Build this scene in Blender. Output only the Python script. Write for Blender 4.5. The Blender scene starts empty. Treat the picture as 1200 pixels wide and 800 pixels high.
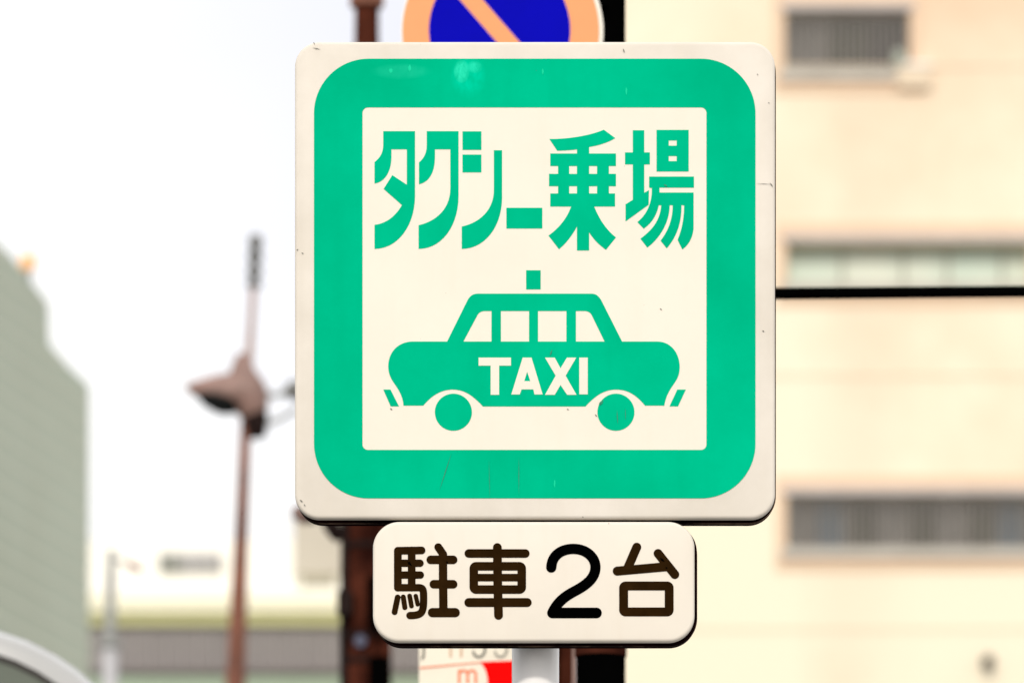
import bpy, bmesh, math, random
import numpy as np
from mathutils import Vector
from mathutils.geometry import tessellate_polygon

random.seed(7)
C = bpy.context.scene.collection
SC = bpy.context.scene

# ------------------------------------------------------------------ camera, sky, sun, exposure
CAMZ, E0 = 1.6, 0.2            # eye height; rise of the line of sight at the picture centre
KK = 1.28 / 1200 / 8           # metres per photo pixel per metre of distance
cam = bpy.data.cameras.new('camera')
co = bpy.data.objects.new('camera', cam); C.objects.link(co)
co.location = (0, 0, CAMZ); co.rotation_euler = (math.radians(90), 0, 0)
cam.lens = 225; cam.sensor_width = 36; cam.shift_y = E0 * 225 / 36
cam.clip_start = 0.1; cam.clip_end = 3000
cam.dof.use_dof = True; cam.dof.focus_distance = 8.0; cam.dof.aperture_fstop = 8.4
SC.camera = co

SKY_OFF = (5.48, 2.8, 8.4)
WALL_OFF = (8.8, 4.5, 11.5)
SUN_EL, SUN_AZ = math.radians(31), math.radians(188)   # azimuth clockwise from +Y: the sun is behind the camera
w = bpy.data.worlds.new('World'); SC.world = w; w.use_nodes = True
nt = w.node_tree; nt.nodes.clear()
sky = nt.nodes.new('ShaderNodeTexSky'); sky.sky_type = 'NISHITA'; sky.sun_disc = False
sky.sun_elevation = SUN_EL; sky.sun_rotation = SUN_AZ; sky.dust_density = 4; sky.air_density = 1
b1 = nt.nodes.new('ShaderNodeBackground'); b1.inputs[1].default_value = 0.1
b2 = nt.nodes.new('ShaderNodeBackground'); b2.inputs[0].default_value = (1.0, 0.985, 0.96, 1); b2.inputs[1].default_value = 1.36
mx = nt.nodes.new('ShaderNodeMixShader'); mx.inputs[0].default_value = 0.86      # an even white cloud layer over the sky
# soft cloud tone: white overcast with thinner bluish-grey parts
tcw = nt.nodes.new('ShaderNodeTexCoord'); mpw = nt.nodes.new('ShaderNodeMapping'); mpw.inputs['Location'].default_value = SKY_OFF
nw = nt.nodes.new('ShaderNodeTexNoise'); nw.inputs['Scale'].default_value = 5.0; nw.inputs['Detail'].default_value = 2
rw = nt.nodes.new('ShaderNodeMapRange'); rw.inputs[1].default_value = 0.565; rw.inputs[2].default_value = 0.80
cw = nt.nodes.new('ShaderNodeMix'); cw.data_type = 'RGBA'; cw.inputs[6].default_value = (1.0, 0.985, 0.96, 1); cw.inputs[7].default_value = (0.58, 0.59, 0.70, 1)
nt.links.new(tcw.outputs['Generated'], mpw.inputs[0]); nt.links.new(mpw.outputs[0], nw.inputs['Vector'])
nt.links.new(nw.outputs['Fac'], rw.inputs[0]); nt.links.new(rw.outputs[0], cw.inputs[0]); nt.links.new(cw.outputs[2], b2.inputs[0])
wo = nt.nodes.new('ShaderNodeOutputWorld')
nt.links.new(sky.outputs[0], b1.inputs[0]); nt.links.new(b1.outputs[0], mx.inputs[1])
nt.links.new(b2.outputs[0], mx.inputs[2]); nt.links.new(mx.outputs[0], wo.inputs[0])

sl = bpy.data.lights.new('sun', 'SUN'); sl.energy = 2.0; sl.angle = math.radians(4); sl.color = (1.0, 0.93, 0.82)
so = bpy.data.objects.new('sun', sl); C.objects.link(so)
sd = Vector((math.sin(SUN_AZ) * math.cos(SUN_EL), math.cos(SUN_AZ) * math.cos(SUN_EL), math.sin(SUN_EL)))
so.rotation_euler = sd.to_track_quat('Z', 'Y').to_euler(); so.location = sd * 40

SC.view_settings.view_transform = 'Standard'; SC.view_settings.look = 'None'
SC.view_settings.exposure = 0.0; SC.view_settings.gamma = 1.0

# ------------------------------------------------------------------ helpers
def lin(r, g, b):
    f = lambda c: (c / 255 / 12.92) if c / 255 <= 0.04045 else ((c / 255 + 0.055) / 1.055) ** 2.4
    return (f(r), f(g), f(b), 1)

def P(px, py, Y):
    """photo position -> point in the vertical plane at distance Y"""
    return Vector(((px - 600) * KK * Y, Y, CAMZ + E0 * Y - (py - 400) * KK * Y))

WL = {}
def tag(o, label=None, cat=None, group=None, kind=None):
    if label: o['label'] = label
    if cat: o['category'] = cat
    if group: o['group'] = group
    if kind: o['kind'] = kind
    return o

def thing(name, loc, label, cat, group=None):
    o = bpy.data.objects.new(name, None); C.objects.link(o); o.location = loc
    o.empty_display_size = 0.1
    WL[o] = Vector(loc)
    return tag(o, label, cat, group)

def link(name, me, origin, material, parent=None):
    o = bpy.data.objects.new(name, me); C.objects.link(o)
    if material is not None and len(me.materials) == 0: me.materials.append(material)
    origin = Vector(origin)
    o.location = origin - (WL[parent] if parent else Vector())
    if parent: o.parent = parent
    WL[o] = origin
    return o

def mesh_obj(name, verts, faces, material, parent=None, origin=None, smooth=False):
    vs = [Vector(v) for v in verts]
    if origin is None:
        lo = Vector((min(v[i] for v in vs) for i in range(3))); hi = Vector((max(v[i] for v in vs) for i in range(3)))
        origin = (lo + hi) / 2
    origin = Vector(origin)
    me = bpy.data.meshes.new(name)
    me.from_pydata([tuple(v - origin) for v in vs], [], [tuple(f) for f in faces])
    bm = bmesh.new(); bm.from_mesh(me)
    bmesh.ops.recalc_face_normals(bm, faces=bm.faces); bm.to_mesh(me); bm.free()
    if smooth:
        me.polygons.foreach_set('use_smooth', [True] * len(me.polygons))
        me.set_sharp_from_angle(angle=math.radians(35))
    me.update()
    return link(name, me, origin, material, parent)

class MB:
    def __init__(s): s.v = []; s.f = []
    def add(s, v, f):
        n = len(s.v); s.v += [Vector(a) for a in v]; s.f += [tuple(i + n for i in q) for q in f]; return s
    def box(s, x0, x1, y0, y1, z0, z1):
        v = [(x0,y0,z0),(x1,y0,z0),(x1,y1,z0),(x0,y1,z0),(x0,y0,z1),(x1,y0,z1),(x1,y1,z1),(x0,y1,z1)]
        return s.add(v, [(0,3,2,1),(4,5,6,7),(0,1,5,4),(1,2,6,5),(2,3,7,6),(3,0,4,7)])
    def tube(s, pts, rad, n=14, caps=True, sy=1.0):
        """round bar through pts with a radius per point"""
        pts = [Vector(p) for p in pts]
        if not hasattr(rad, '__len__'): rad = [rad] * len(pts)
        rings = []
        for i, p in enumerate(pts):
            d = (pts[min(i+1, len(pts)-1)] - pts[max(i-1, 0)]).normalized()
            a = d.cross(Vector((0,1,0)))
            if a.length < 1e-3: a = d.cross(Vector((1,0,0)))
            a.normalize(); b = d.cross(a)
            rings.append([p + rad[i]*(math.cos(t)*a + sy*math.sin(t)*b) for t in [2*math.pi*k/n for k in range(n)]])
        v = [q for r in rings for q in r]; f = []
        for i in range(len(pts)-1):
            for k in range(n):
                k2 = (k+1) % n
                f.append((i*n+k, i*n+k2, (i+1)*n+k2, (i+1)*n+k))
        if caps: f.append(tuple(range(n))[::-1]); f.append(tuple(range((len(pts)-1)*n, len(pts)*n)))
        return s.add(v, f)
    def build(s, name, m, parent=None, smooth=False, origin=None): return mesh_obj(name, s.v, s.f, m, parent, origin, smooth)

def path(items):
    """items: points (x,y) or cubic segments (c1,c2,end) -> closed polygon"""
    out = []
    for it in items:
        if len(it) == 2: out.append(it)
        else:
            p0 = out[-1]; c1, c2, p3 = it
            for k in range(1, 15):
                t = k / 14; u = 1 - t
                out.append(tuple(u**3*p0[i] + 3*u*u*t*c1[i] + 3*u*t*t*c2[i] + t**3*p3[i] for i in (0, 1)))
    cl = []
    for p in out:
        if not cl or (abs(p[0]-cl[-1][0]) + abs(p[1]-cl[-1][1])) > 1e-6: cl.append(p)
    return cl

def rrect(x0, y0, x1, y1, r, n=12):
    out = []
    for cx, cy, a0 in ((x1-r, y0+r, -90), (x1-r, y1-r, 0), (x0+r, y1-r, 90), (x0+r, y0+r, 180)):
        for k in range(n+1):
            a = math.radians(a0 + 90*k/n); out.append((cx + r*math.cos(a), cy + r*math.sin(a)))
    return out

def circ(cx, cy, r, n=56): return [(cx + r*math.cos(2*math.pi*k/n), cy + r*math.sin(2*math.pi*k/n)) for k in range(n)]
def rect(x0, y0, x1, y1): return [(x0,y0),(x1,y0),(x1,y1),(x0,y1)]

def sheet(name, loops, material, parent, Y, th, to3=None, smooth=False):
    """a flat shape bounded by loops (photo px measured in plane Y); front at Y, th thick towards the back"""
    to3 = to3 or (lambda p: P(p[0], p[1], Y))
    polys = [[to3(p) for p in lp] for lp in loops]
    flat = [v for pl in polys for v in pl]; n = len(flat)
    def inside(pt, lp):
        c = False
        for i in range(len(lp)):
            a, b_ = lp[i-1], lp[i]
            if (a[1] > pt[1]) != (b_[1] > pt[1]) and pt[0] < (b_[0]-a[0])*(pt[1]-a[1])/(b_[1]-a[1]) + a[0]: c = not c
        return c
    starts = [sum(len(q) for q in polys[:i]) for i in range(len(polys))]
    own = [[j for j in range(len(loops)) if j != i and inside(loops[i][0], loops[j])] for i in range(len(loops))]
    tri = []
    for i in range(len(loops)):
        if len(own[i]) % 2: continue                    # a hole
        grp = [i] + [j for j in range(len(loops)) if i in own[j] and len(own[j]) == len(own[i]) + 1]
        idx = [starts[j] + q for j in grp for q in range(len(polys[j]))]
        tri += [tuple(idx[q] for q in t) for t in tessellate_polygon([[Vector((v.x, v.z, 0)) for v in polys[j]] for j in grp])]
    verts = flat + [v + Vector((0, th, 0)) for v in flat]
    faces = [tuple(t) for t in tri] + [tuple(i + n for i in t)[::-1] for t in tri]
    base = 0
    for pl in polys:
        m = len(pl)
        for i in range(m):
            a, b = base + i, base + (i+1) % m
            faces.append((a, b, b+n, a+n))
        base += m
    return mesh_obj(name, verts, faces, material, parent, smooth=smooth)

# signed-distance lettering: round-ended strokes merged into clean outlines
def seg_d(X, Yy, a, b):
    ax, ay = a; bx, by = b; dx, dy = bx-ax, by-ay
    L = dx*dx + dy*dy
    t = np.clip(((X-ax)*dx + (Yy-ay)*dy) / max(L, 1e-9), 0, 1)
    return np.hypot(X - (ax+t*dx), Yy - (ay+t*dy))

def stroke_loops(strokes, boxes=(), step=1.5):
    xs = [p[0] for s in strokes for p in s[0]] + [v for b in boxes for v in (b[0], b[2])]
    ys = [p[1] for s in strokes for p in s[0]] + [v for b in boxes for v in (b[1], b[3])]
    x0, x1, y0, y1 = min(xs)-60, max(xs)+60, min(ys)-60, max(ys)+60
    gx = np.arange(x0, x1, step) + 0.137; gy = np.arange(y0, y1, step) + 0.071
    X, Yy = np.meshgrid(gx, gy); D = np.full(X.shape, 1e9)
    for pts, wd in strokes:
        for a, b in zip(pts[:-1], pts[1:]): D = np.minimum(D, seg_d(X, Yy, a, b) - wd/2)
    for bx0, by0, bx1, by1, r, wd in boxes:      # rounded frame, centre line given
        cx, cy, hx, hy = (bx0+bx1)/2, (by0+by1)/2, (bx1-bx0)/2, (by1-by0)/2
        qx, qy = np.abs(X-cx)-(hx-r), np.abs(Yy-cy)-(hy-r)
        d = np.hypot(np.maximum(qx, 0), np.maximum(qy, 0)) + np.minimum(np.maximum(qx, qy), 0) - r
        D = np.minimum(D, np.abs(d) - wd/2)
    ins = D < 0
    case = ins[:-1,:-1]*1 + ins[:-1,1:]*2 + ins[1:,1:]*4 + ins[1:,:-1]*8
    nxt = {}; pos = {}
    def ep(e):
        if e not in pos:
            (i, j), (k, l) = e
            a, b = D[i, j], D[k, l]; t = a / (a - b)
            pos[e] = (gx[j]*(1-t) + gx[l]*t, gy[i]*(1-t) + gy[k]*t)
        return e
    T = {1:[(3,0)],2:[(0,1)],3:[(3,1)],4:[(1,2)],5:[(3,0),(1,2)],6:[(0,2)],7:[(3,2)],8:[(2,3)],9:[(2,0)],10:[(0,1),(2,3)],11:[(2,1)],12:[(1,3)],13:[(1,0)],14:[(0,3)]}
    for i, j in zip(*np.nonzero((case > 0) & (case < 15))):
        E = [((i,j),(i,j+1)), ((i,j+1),(i+1,j+1)), ((i+1,j),(i+1,j+1)), ((i,j),(i+1,j))]
        for a, b in T[int(case[i, j])]: nxt[ep(E[a])] = ep(E[b])
    loops = []
    while nxt:
        st = next(iter(nxt)); cur = st; lp = []
        while cur in nxt:
            lp.append(pos[cur]); cur = nxt.pop(cur)
        if len(lp) > 8: loops.append(simplify(lp, 0.12 * step))
    return loops

def simplify(lp, tol):
    def dp(a, b):
        if b - a < 2: return [a]
        p, q = np.array(lp[a]), np.array(lp[b % len(lp)])
        seg = np.array(lp[a+1:b]); d = q - p; L = np.hypot(*d)
        ds = np.abs((seg[:,0]-p[0])*d[1] - (seg[:,1]-p[1])*d[0]) / L if L > 1e-9 else np.hypot(seg[:,0]-p[0], seg[:,1]-p[1])
        k = int(np.argmax(ds))
        if ds[k] < tol: return [a]
        return dp(a, a+1+k) + dp(a+1+k, b)
    h = len(lp) // 2
    return [lp[i] for i in dp(0, h) + dp(h, len(lp))]

def bez(p0, c1, c2, p3, n=14):
    return [tuple((1-t)**3*p0[i] + 3*(1-t)**2*t*c1[i] + 3*(1-t)*t*t*c2[i] + t**3*p3[i] for i in (0, 1)) for t in [k/n for k in range(n+1)]]

# ------------------------------------------------------------------ materials
def mat(name, col, rough=0.5, metal=0.0, var=0.0, scale=8.0, col2=None, spec=0.5, stretch=(1,1,1), specks=None, bump=0.0, coat=0.0, streak=None, loc=None, rng=(0.35, 0.68)):
    m = bpy.data.materials.new(name); m.use_nodes = True
    n = m.node_tree; bs = n.nodes['Principled BSDF']; L = n.links.new
    bs.inputs['Roughness'].default_value = rough; bs.inputs['Metallic'].default_value = metal
    bs.inputs['Specular IOR Level'].default_value = spec; bs.inputs['Coat Weight'].default_value = coat
    bs.inputs['Base Color'].default_value = col
    if var > 0 or col2 or specks or bump or streak:
        tc = n.nodes.new('ShaderNodeNewGeometry')
        mp = n.nodes.new('ShaderNodeMapping'); mp.inputs['Scale'].default_value = stretch
        if loc: mp.inputs['Location'].default_value = loc
        L(tc.outputs['Position'], mp.inputs[0])
        ns = n.nodes.new('ShaderNodeTexNoise'); ns.inputs['Scale'].default_value = scale; ns.inputs['Detail'].default_value = 6
        ns.inputs['Roughness'].default_value = 0.6
        L(mp.outputs[0], ns.inputs['Vector'])
        c2 = col2 or tuple(c * (1 - var) for c in col[:3]) + (1,)
        rp = n.nodes.new('ShaderNodeMapRange'); rp.inputs[1].default_value, rp.inputs[2].default_value = rng
        L(ns.outputs['Fac'], rp.inputs[0])
        mix = n.nodes.new('ShaderNodeMix'); mix.data_type = 'RGBA'
        mix.inputs[6].default_value = col; mix.inputs[7].default_value = c2
        L(rp.outputs[0], mix.inputs[0]); out = mix.outputs[2]
        if streak:      # vertical rain streaks
            scol, amt = streak
            mp2 = n.nodes.new('ShaderNodeMapping'); mp2.inputs['Scale'].default_value = (1, 1, 0.12)
            L(tc.outputs['Position'], mp2.inputs[0])
            n2 = n.nodes.new('ShaderNodeTexNoise'); n2.inputs['Scale'].default_value = scale * 6; n2.inputs['Detail'].default_value = 3
            L(mp2.outputs[0], n2.inputs['Vector'])
            r2 = n.nodes.new('ShaderNodeMapRange'); r2.inputs[1].default_value = 0.52; r2.inputs[2].default_value = 0.8; r2.inputs[4].default_value = amt
            L(n2.outputs['Fac'], r2.inputs[0])
            m2 = n.nodes.new('ShaderNodeMix'); m2.data_type = 'RGBA'; m2.inputs[7].default_value = scol
            L(r2.outputs[0], m2.inputs[0]); L(out, m2.inputs[6]); out = m2.outputs[2]
        if specks:      # small dirt specks
            scol, sscale, thr = specks
            vo = n.nodes.new('ShaderNodeTexNoise'); vo.inputs['Scale'].default_value = sscale; vo.inputs['Detail'].default_value = 1
            L(tc.outputs['Position'], vo.inputs['Vector'])
            r3 = n.nodes.new('ShaderNodeMapRange'); r3.inputs[1].default_value = thr; r3.inputs[2].default_value = thr + 0.05; r3.inputs[4].default_value = 0.6
            L(vo.outputs['Fac'], r3.inputs[0])
            m3 = n.nodes.new('ShaderNodeMix'); m3.data_type = 'RGBA'; m3.inputs[7].default_value = scol
            L(r3.outputs[0], m3.inputs[0]); L(out, m3.inputs[6]); out = m3.outputs[2]
        L(out, bs.inputs['Base Color'])
        if bump:
            bp = n.nodes.new('ShaderNodeBump'); bp.inputs['Strength'].default_value = bump; bp.inputs['Distance'].default_value = 0.002
            L(ns.outputs['Fac'], bp.inputs['Height']); L(bp.outputs[0], bs.inputs['Normal'])
    return m

GRIME = (0.10, 0.085, 0.06, 1)
M = {}
M['face'] = mat('aged_cream_sign_enamel', (0.71, 0.665, 0.605, 1), 0.5, spec=0.25, col2=(0.60, 0.555, 0.49, 1), scale=6, specks=(GRIME, 190, 0.80), streak=((0.62,0.55,0.42,1), 0.16), bump=0.02)
M['inner'] = mat('cream_reflective_film', (0.765, 0.72, 0.63, 1), 0.5, spec=0.15, var=0.05, scale=6, specks=(GRIME, 190, 0.80), streak=((0.66,0.58,0.46,1), 0.14))
M['plate'] = mat('cream_plate_enamel', (0.725, 0.675, 0.60, 1), 0.5, spec=0.2, var=0.05, scale=9, specks=(GRIME, 190, 0.80), streak=((0.62,0.53,0.42,1), 0.14), bump=0.02)
M['green'] = mat('green_reflective_film', (0.0, 0.45, 0.245, 1), 0.6, col2=(0.0, 0.375, 0.195, 1), scale=5, spec=0.0, streak=((0.0,0.37,0.19,1), 0.4), specks=((0.02,0.25,0.15,1), 150, 0.80))
M['green_faded'] = mat('faded_green_film', (0.01, 0.62, 0.37, 1), 0.5, col2=(0.0, 0.52, 0.26, 1), scale=45, spec=0.05, stretch=(1,1,0.5))
M['scratch'] = mat('scratched_film', (0.0, 0.20, 0.11, 1), 0.6)
M['brown_ink'] = mat('dark_brown_print', (0.024, 0.011, 0.003, 1), 0.6, var=0.4, scale=40, spec=0.0)
M['black_ink'] = mat('black_print', (0.0006, 0.0006, 0.0006, 1), 0.7, spec=0.0)
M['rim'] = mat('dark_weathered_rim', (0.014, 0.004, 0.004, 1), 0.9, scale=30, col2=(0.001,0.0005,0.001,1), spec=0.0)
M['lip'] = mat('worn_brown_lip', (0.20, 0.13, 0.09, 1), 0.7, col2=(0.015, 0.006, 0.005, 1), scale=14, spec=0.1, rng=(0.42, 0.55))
M['bracket'] = mat('zinc_bracket', (0.25, 0.24, 0.22, 1), 0.45, metal=0.6, var=0.3, scale=20)
M['pole'] = mat('white_painted_steel', (0.88, 0.87, 0.88, 1), 0.3, var=0.06, scale=12, coat=0.2)
M['black'] = mat('black_painted_steel', (0.001, 0.001, 0.001, 1), 0.8, spec=0.0, var=0.3, scale=10)
M['rust'] = mat('rusty_brown_steel', (0.085, 0.024, 0.014, 1), 0.8, col2=(0.014, 0.004, 0.003, 1), scale=7, spec=0.0)
M['rust_pole'] = mat('rusty_red_brown_paint', (0.23, 0.085, 0.05, 1), 0.65, col2=(0.10, 0.04, 0.028, 1), scale=6, spec=0.3)
M['pinkbrown'] = mat('faded_brown_enamel', (0.28, 0.17, 0.145, 1), 0.5, col2=(0.15, 0.09, 0.075, 1), scale=7)
M['palebrown'] = mat('faded_pink_brown_paint', (0.40, 0.27, 0.235, 1), 0.55, var=0.25, scale=6)
M['darkbrown'] = mat('dark_brown_enamel', (0.015, 0.007, 0.006, 1), 0.7, var=0.5, scale=10, spec=0.1)
M['lens'] = mat('dark_lamp_lens', (0.002, 0.003, 0.003, 1), 0.6, var=0.2, spec=0.1)
M['insul'] = mat('grey_porcelain', (0.13, 0.13, 0.125, 1), 0.35, var=0.3, scale=20)
M['blue'] = mat('blue_traffic_film', (0.0, 0.0, 0.42, 1), 0.5, var=0.12, scale=10, spec=0.03)
M['orange'] = mat('faded_orange_film', (0.86, 0.32, 0.125, 1), 0.45, var=0.07, scale=9, spec=0.3)
M['white'] = mat('white_enamel', (0.80, 0.77, 0.70, 1), 0.4, var=0.05, scale=8)
M['panel_white'] = mat('cream_board', (0.80, 0.74, 0.62, 1), 0.5, var=0.06, scale=14)
M['red'] = mat('red_print', (0.85, 0.0, 0.0, 1), 0.5, spec=0.03, var=0.05)
M['orange_red'] = mat('orange_red_print', (0.80, 0.20, 0.08, 1), 0.5, var=0.1)
M['grey_ink'] = mat('grey_print', (0.14, 0.135, 0.11, 1), 0.5, var=0.2)
M['mid_ink'] = mat('faded_grey_print', (0.36, 0.34, 0.29, 1), 0.6, var=0.2, spec=0.1)
M['pale_ink'] = mat('faded_pale_print', (0.62, 0.42, 0.28, 1), 0.5, var=0.1)
M['wall'] = mat('cream_painted_concrete', (0.82, 0.745, 0.595, 1), 0.85, col2=(0.73, 0.55, 0.40, 1), scale=0.085, spec=0.1, loc=WALL_OFF, rng=(0.46, 0.60), streak=((0.66,0.52,0.40,1), 0.4))  # peach col2 paints in vignette-like darkening, placed by the noise offset
M['halo_peach'] = mat('peach_halo_tone', (0.74, 0.55, 0.40, 1), 0.8, var=0.06, scale=0.6, spec=0.2)  # halo tone around the windows, put into the colour
M['wall_tint'] = mat('peach_weathered_concrete', (0.72, 0.60, 0.46, 1), 0.8, var=0.05, scale=0.3, spec=0.2)
M['ledge'] = mat('grey_concrete_ledge', (0.50, 0.47, 0.42, 1), 0.75, var=0.15, scale=3)
M['head'] = mat('mauve_grey_metal', (0.50, 0.45, 0.44, 1), 0.5, var=0.15, scale=3)
M['bar'] = mat('grey_window_bar', (0.20, 0.185, 0.17, 1), 0.5, var=0.1, scale=3)
M['lens_blue'] = mat('dull_blue_reflector', (0.10, 0.11, 0.17, 1), 0.6, var=0.3, scale=20, spec=0.2)
M['glass_a'] = mat('dim_olive_glass', (0.07, 0.07, 0.05, 1), 0.15, var=0.4, scale=2.2)
M['glass_b'] = mat('dim_blue_glass', (0.13, 0.19, 0.25, 1), 0.15, var=0.4, scale=2.2)
M['glass_d'] = mat('grey_curtained_glass', (0.24, 0.23, 0.22, 1), 0.25, var=0.4, scale=2.0)
M['glass_c'] = mat('dark_glass', (0.05, 0.045, 0.05, 1), 0.12, var=0.4, scale=2.2)
M['frost'] = mat('frosted_pale_glass', (0.50, 0.60, 0.53, 1), 0.45, col2=(0.62, 0.66, 0.58, 1), scale=0.8)
M['mullion'] = mat('grey_green_mullion', (0.36, 0.39, 0.33, 1), 0.5, var=0.1)
M['siding'] = mat('grey_green_siding', (0.48, 0.56, 0.485, 1), 0.6, col2=(0.40, 0.455, 0.375, 1), scale=0.15, spec=0.3)
M['siding_joint'] = mat('pale_siding_joint', (0.62, 0.66, 0.57, 1), 0.6, var=0.1)
M['mauve'] = mat('mauve_grey_cladding', (0.27, 0.25, 0.255, 1), 0.6, var=0.15, scale=0.6, spec=0.3)
M['mauve_line'] = mat('dark_gutter', (0.12, 0.10, 0.10, 1), 0.6, var=0.1)
M['cornice'] = mat('yellow_cream_cornice', (0.88, 0.85, 0.68, 1), 0.7, var=0.05, scale=1)
M['cornice_shade'] = mat('olive_cornice_shade', (0.58, 0.57, 0.30, 1), 0.7, var=0.1, scale=1)  # olive paints in the shadow below the cornice
M['pale_green'] = mat('pale_green_awning', (0.33, 0.42, 0.32, 1), 0.6, var=0.12, scale=0.8)
M['bldg_white'] = mat('white_tile_wall', (0.90, 0.89, 0.86, 1), 0.6, var=0.03, scale=0.5)
M['beige'] = mat('beige_box_metal', (0.46, 0.43, 0.38, 1), 0.5, var=0.06, scale=0.9)
M['lettergrey'] = mat('grey_roof_lettering', (0.20, 0.215, 0.20, 1), 0.5, var=0.1)
M['lettermauve'] = mat('mauve_roof_lettering', (0.34, 0.34, 0.36, 1), 0.5, var=0.1)
M['beacon'] = mat('orange_plastic', (0.95, 0.45, 0.12, 1), 0.4, var=0.05)
M['greysteel'] = mat('galvanised_steel', (0.30, 0.31, 0.30, 1), 0.5, metal=0.3, var=0.2, scale=6)
M['lightsteel'] = mat('light_grey_steel', (0.52, 0.52, 0.55, 1), 0.5, var=0.1, scale=6)
M['coach'] = mat('white_coach_paint', (0.40, 0.405, 0.41, 1), 0.25, var=0.06, scale=5, coat=0.4)
M['gasket'] = mat('black_rubber', (0.012, 0.009, 0.006, 1), 0.6, var=0.2)
M['coach_glass'] = mat('grey_green_windscreen', (0.10, 0.12, 0.095, 1), 0.12, var=0.15, scale=2)
M['coach_window'] = mat('dark_side_window', (0.02, 0.025, 0.025, 1), 0.1, var=0.1)
M['tyre'] = mat('tyre_rubber', (0.02, 0.02, 0.02, 1), 0.8, var=0.2)
M['lamp_clear'] = mat('clear_headlight', (0.7, 0.7, 0.7, 1), 0.1, var=0.05)
M['asphalt'] = mat('asphalt', (0.055, 0.055, 0.055, 1), 0.9, var=0.35, scale=3, bump=0.3)
M['paving'] = mat('grey_paving', (0.30, 0.29, 0.27, 1), 0.85, var=0.2, scale=2.5, bump=0.2)
M['kerb'] = mat('kerb_concrete', (0.36, 0.35, 0.33, 1), 0.85, var=0.15, scale=4)
M['soil'] = mat('far_ground', (0.20, 0.195, 0.18, 1), 0.95, var=0.25, scale=0.05)
M['paint'] = mat('road_paint', (0.75, 0.75, 0.73, 1), 0.7, var=0.15, scale=8)

def faded_spot(m, px, py, rx, ry, col, amt):
    # one sun-faded, scuffed patch of film, fixed to the sign
    n = m.node_tree; L = n.links.new; bs = n.nodes['Principled BSDF']
    c = P(px, py, 8.0); k = KK*8.0
    g = n.nodes.new('ShaderNodeNewGeometry'); mp = n.nodes.new('ShaderNodeMapping'); mp.vector_type = 'POINT'
    mp.inputs['Scale'].default_value = (1/(rx*k), 0, 1/(ry*k)); mp.inputs['Location'].default_value = (-c.x/(rx*k), 0, -c.z/(ry*k))
    L(g.outputs['Position'], mp.inputs[0])
    ln_ = n.nodes.new('ShaderNodeVectorMath'); ln_.operation = 'LENGTH'; L(mp.outputs[0], ln_.inputs[0])
    r = n.nodes.new('ShaderNodeMapRange'); r.inputs[1].default_value = 1.1; r.inputs[2].default_value = 0.6; L(ln_.outputs['Value'], r.inputs[0])
    ns = n.nodes.new('ShaderNodeTexNoise'); ns.inputs['Scale'].default_value = 130; ns.inputs['Detail'].default_value = 5
    mq = n.nodes.new('ShaderNodeMapping'); mq.inputs['Scale'].default_value = (1, 1, 0.6); L(g.outputs['Position'], mq.inputs[0]); L(mq.outputs[0], ns.inputs['Vector'])
    r2 = n.nodes.new('ShaderNodeMapRange'); r2.inputs[1].default_value = 0.35; r2.inputs[2].default_value = 0.65; r2.inputs[3].default_value = 0.15; r2.inputs[4].default_value = amt; L(ns.outputs['Fac'], r2.inputs[0])
    mu = n.nodes.new('ShaderNodeMath'); mu.operation = 'MULTIPLY'; L(r.outputs[0], mu.inputs[0]); L(r2.outputs[0], mu.inputs[1])
    mx_ = n.nodes.new('ShaderNodeMix'); mx_.data_type = 'RGBA'; mx_.inputs[7].default_value = col
    old = bs.inputs['Base Color'].links[0].from_socket
    L(mu.outputs[0], mx_.inputs[0]); L(old, mx_.inputs[6]); L(mx_.outputs[2], bs.inputs['Base Color'])
faded_spot(M['green'], 549, 90, 20, 24, (0.0, 0.58, 0.36, 1), 0.7)
faded_spot(M['green'], 541, 84, 9, 13, (0.03, 0.72, 0.46, 1), 0.9)
faded_spot(M['green'], 556, 79, 9, 7, (0.02, 0.66, 0.42, 1), 0.8)
faded_spot(M['green'], 470, 84, 34, 9, (0.02, 0.58, 0.36, 1), 0.3)

# ------------------------------------------------------------------ ground, road, pavement
def structure(o): o['kind'] = 'structure'; return o
structure(MB().box(-1500, 1500, -1500, 1500, -0.2, -0.14).build('ground', M['soil']))
structure(MB().box(-7, -0.6, -60, 25, -0.139, -0.12).build('road', M['asphalt']))
structure(MB().box(-0.45, 30, -60, 79.4, -0.139, 0.0).build('pavement', M['paving']))
structure(MB().box(-13, -0.451, 25.2, 49.0, -0.139, 0.0).build('plaza', M['paving']))
kb = MB()
for k in range(84): kb.box(-0.598, -0.452, -59 + k, -58.01 + k, -0.139, 0.006)
structure(kb.build('kerb', M['kerb']))
ln = MB()
for k in range(14): ln.box(-3.85, -3.70, -50 + k*5, -47.5 + k*5, -0.119, -0.116)
structure(ln.build('lane_marking', M['paint']))

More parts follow.
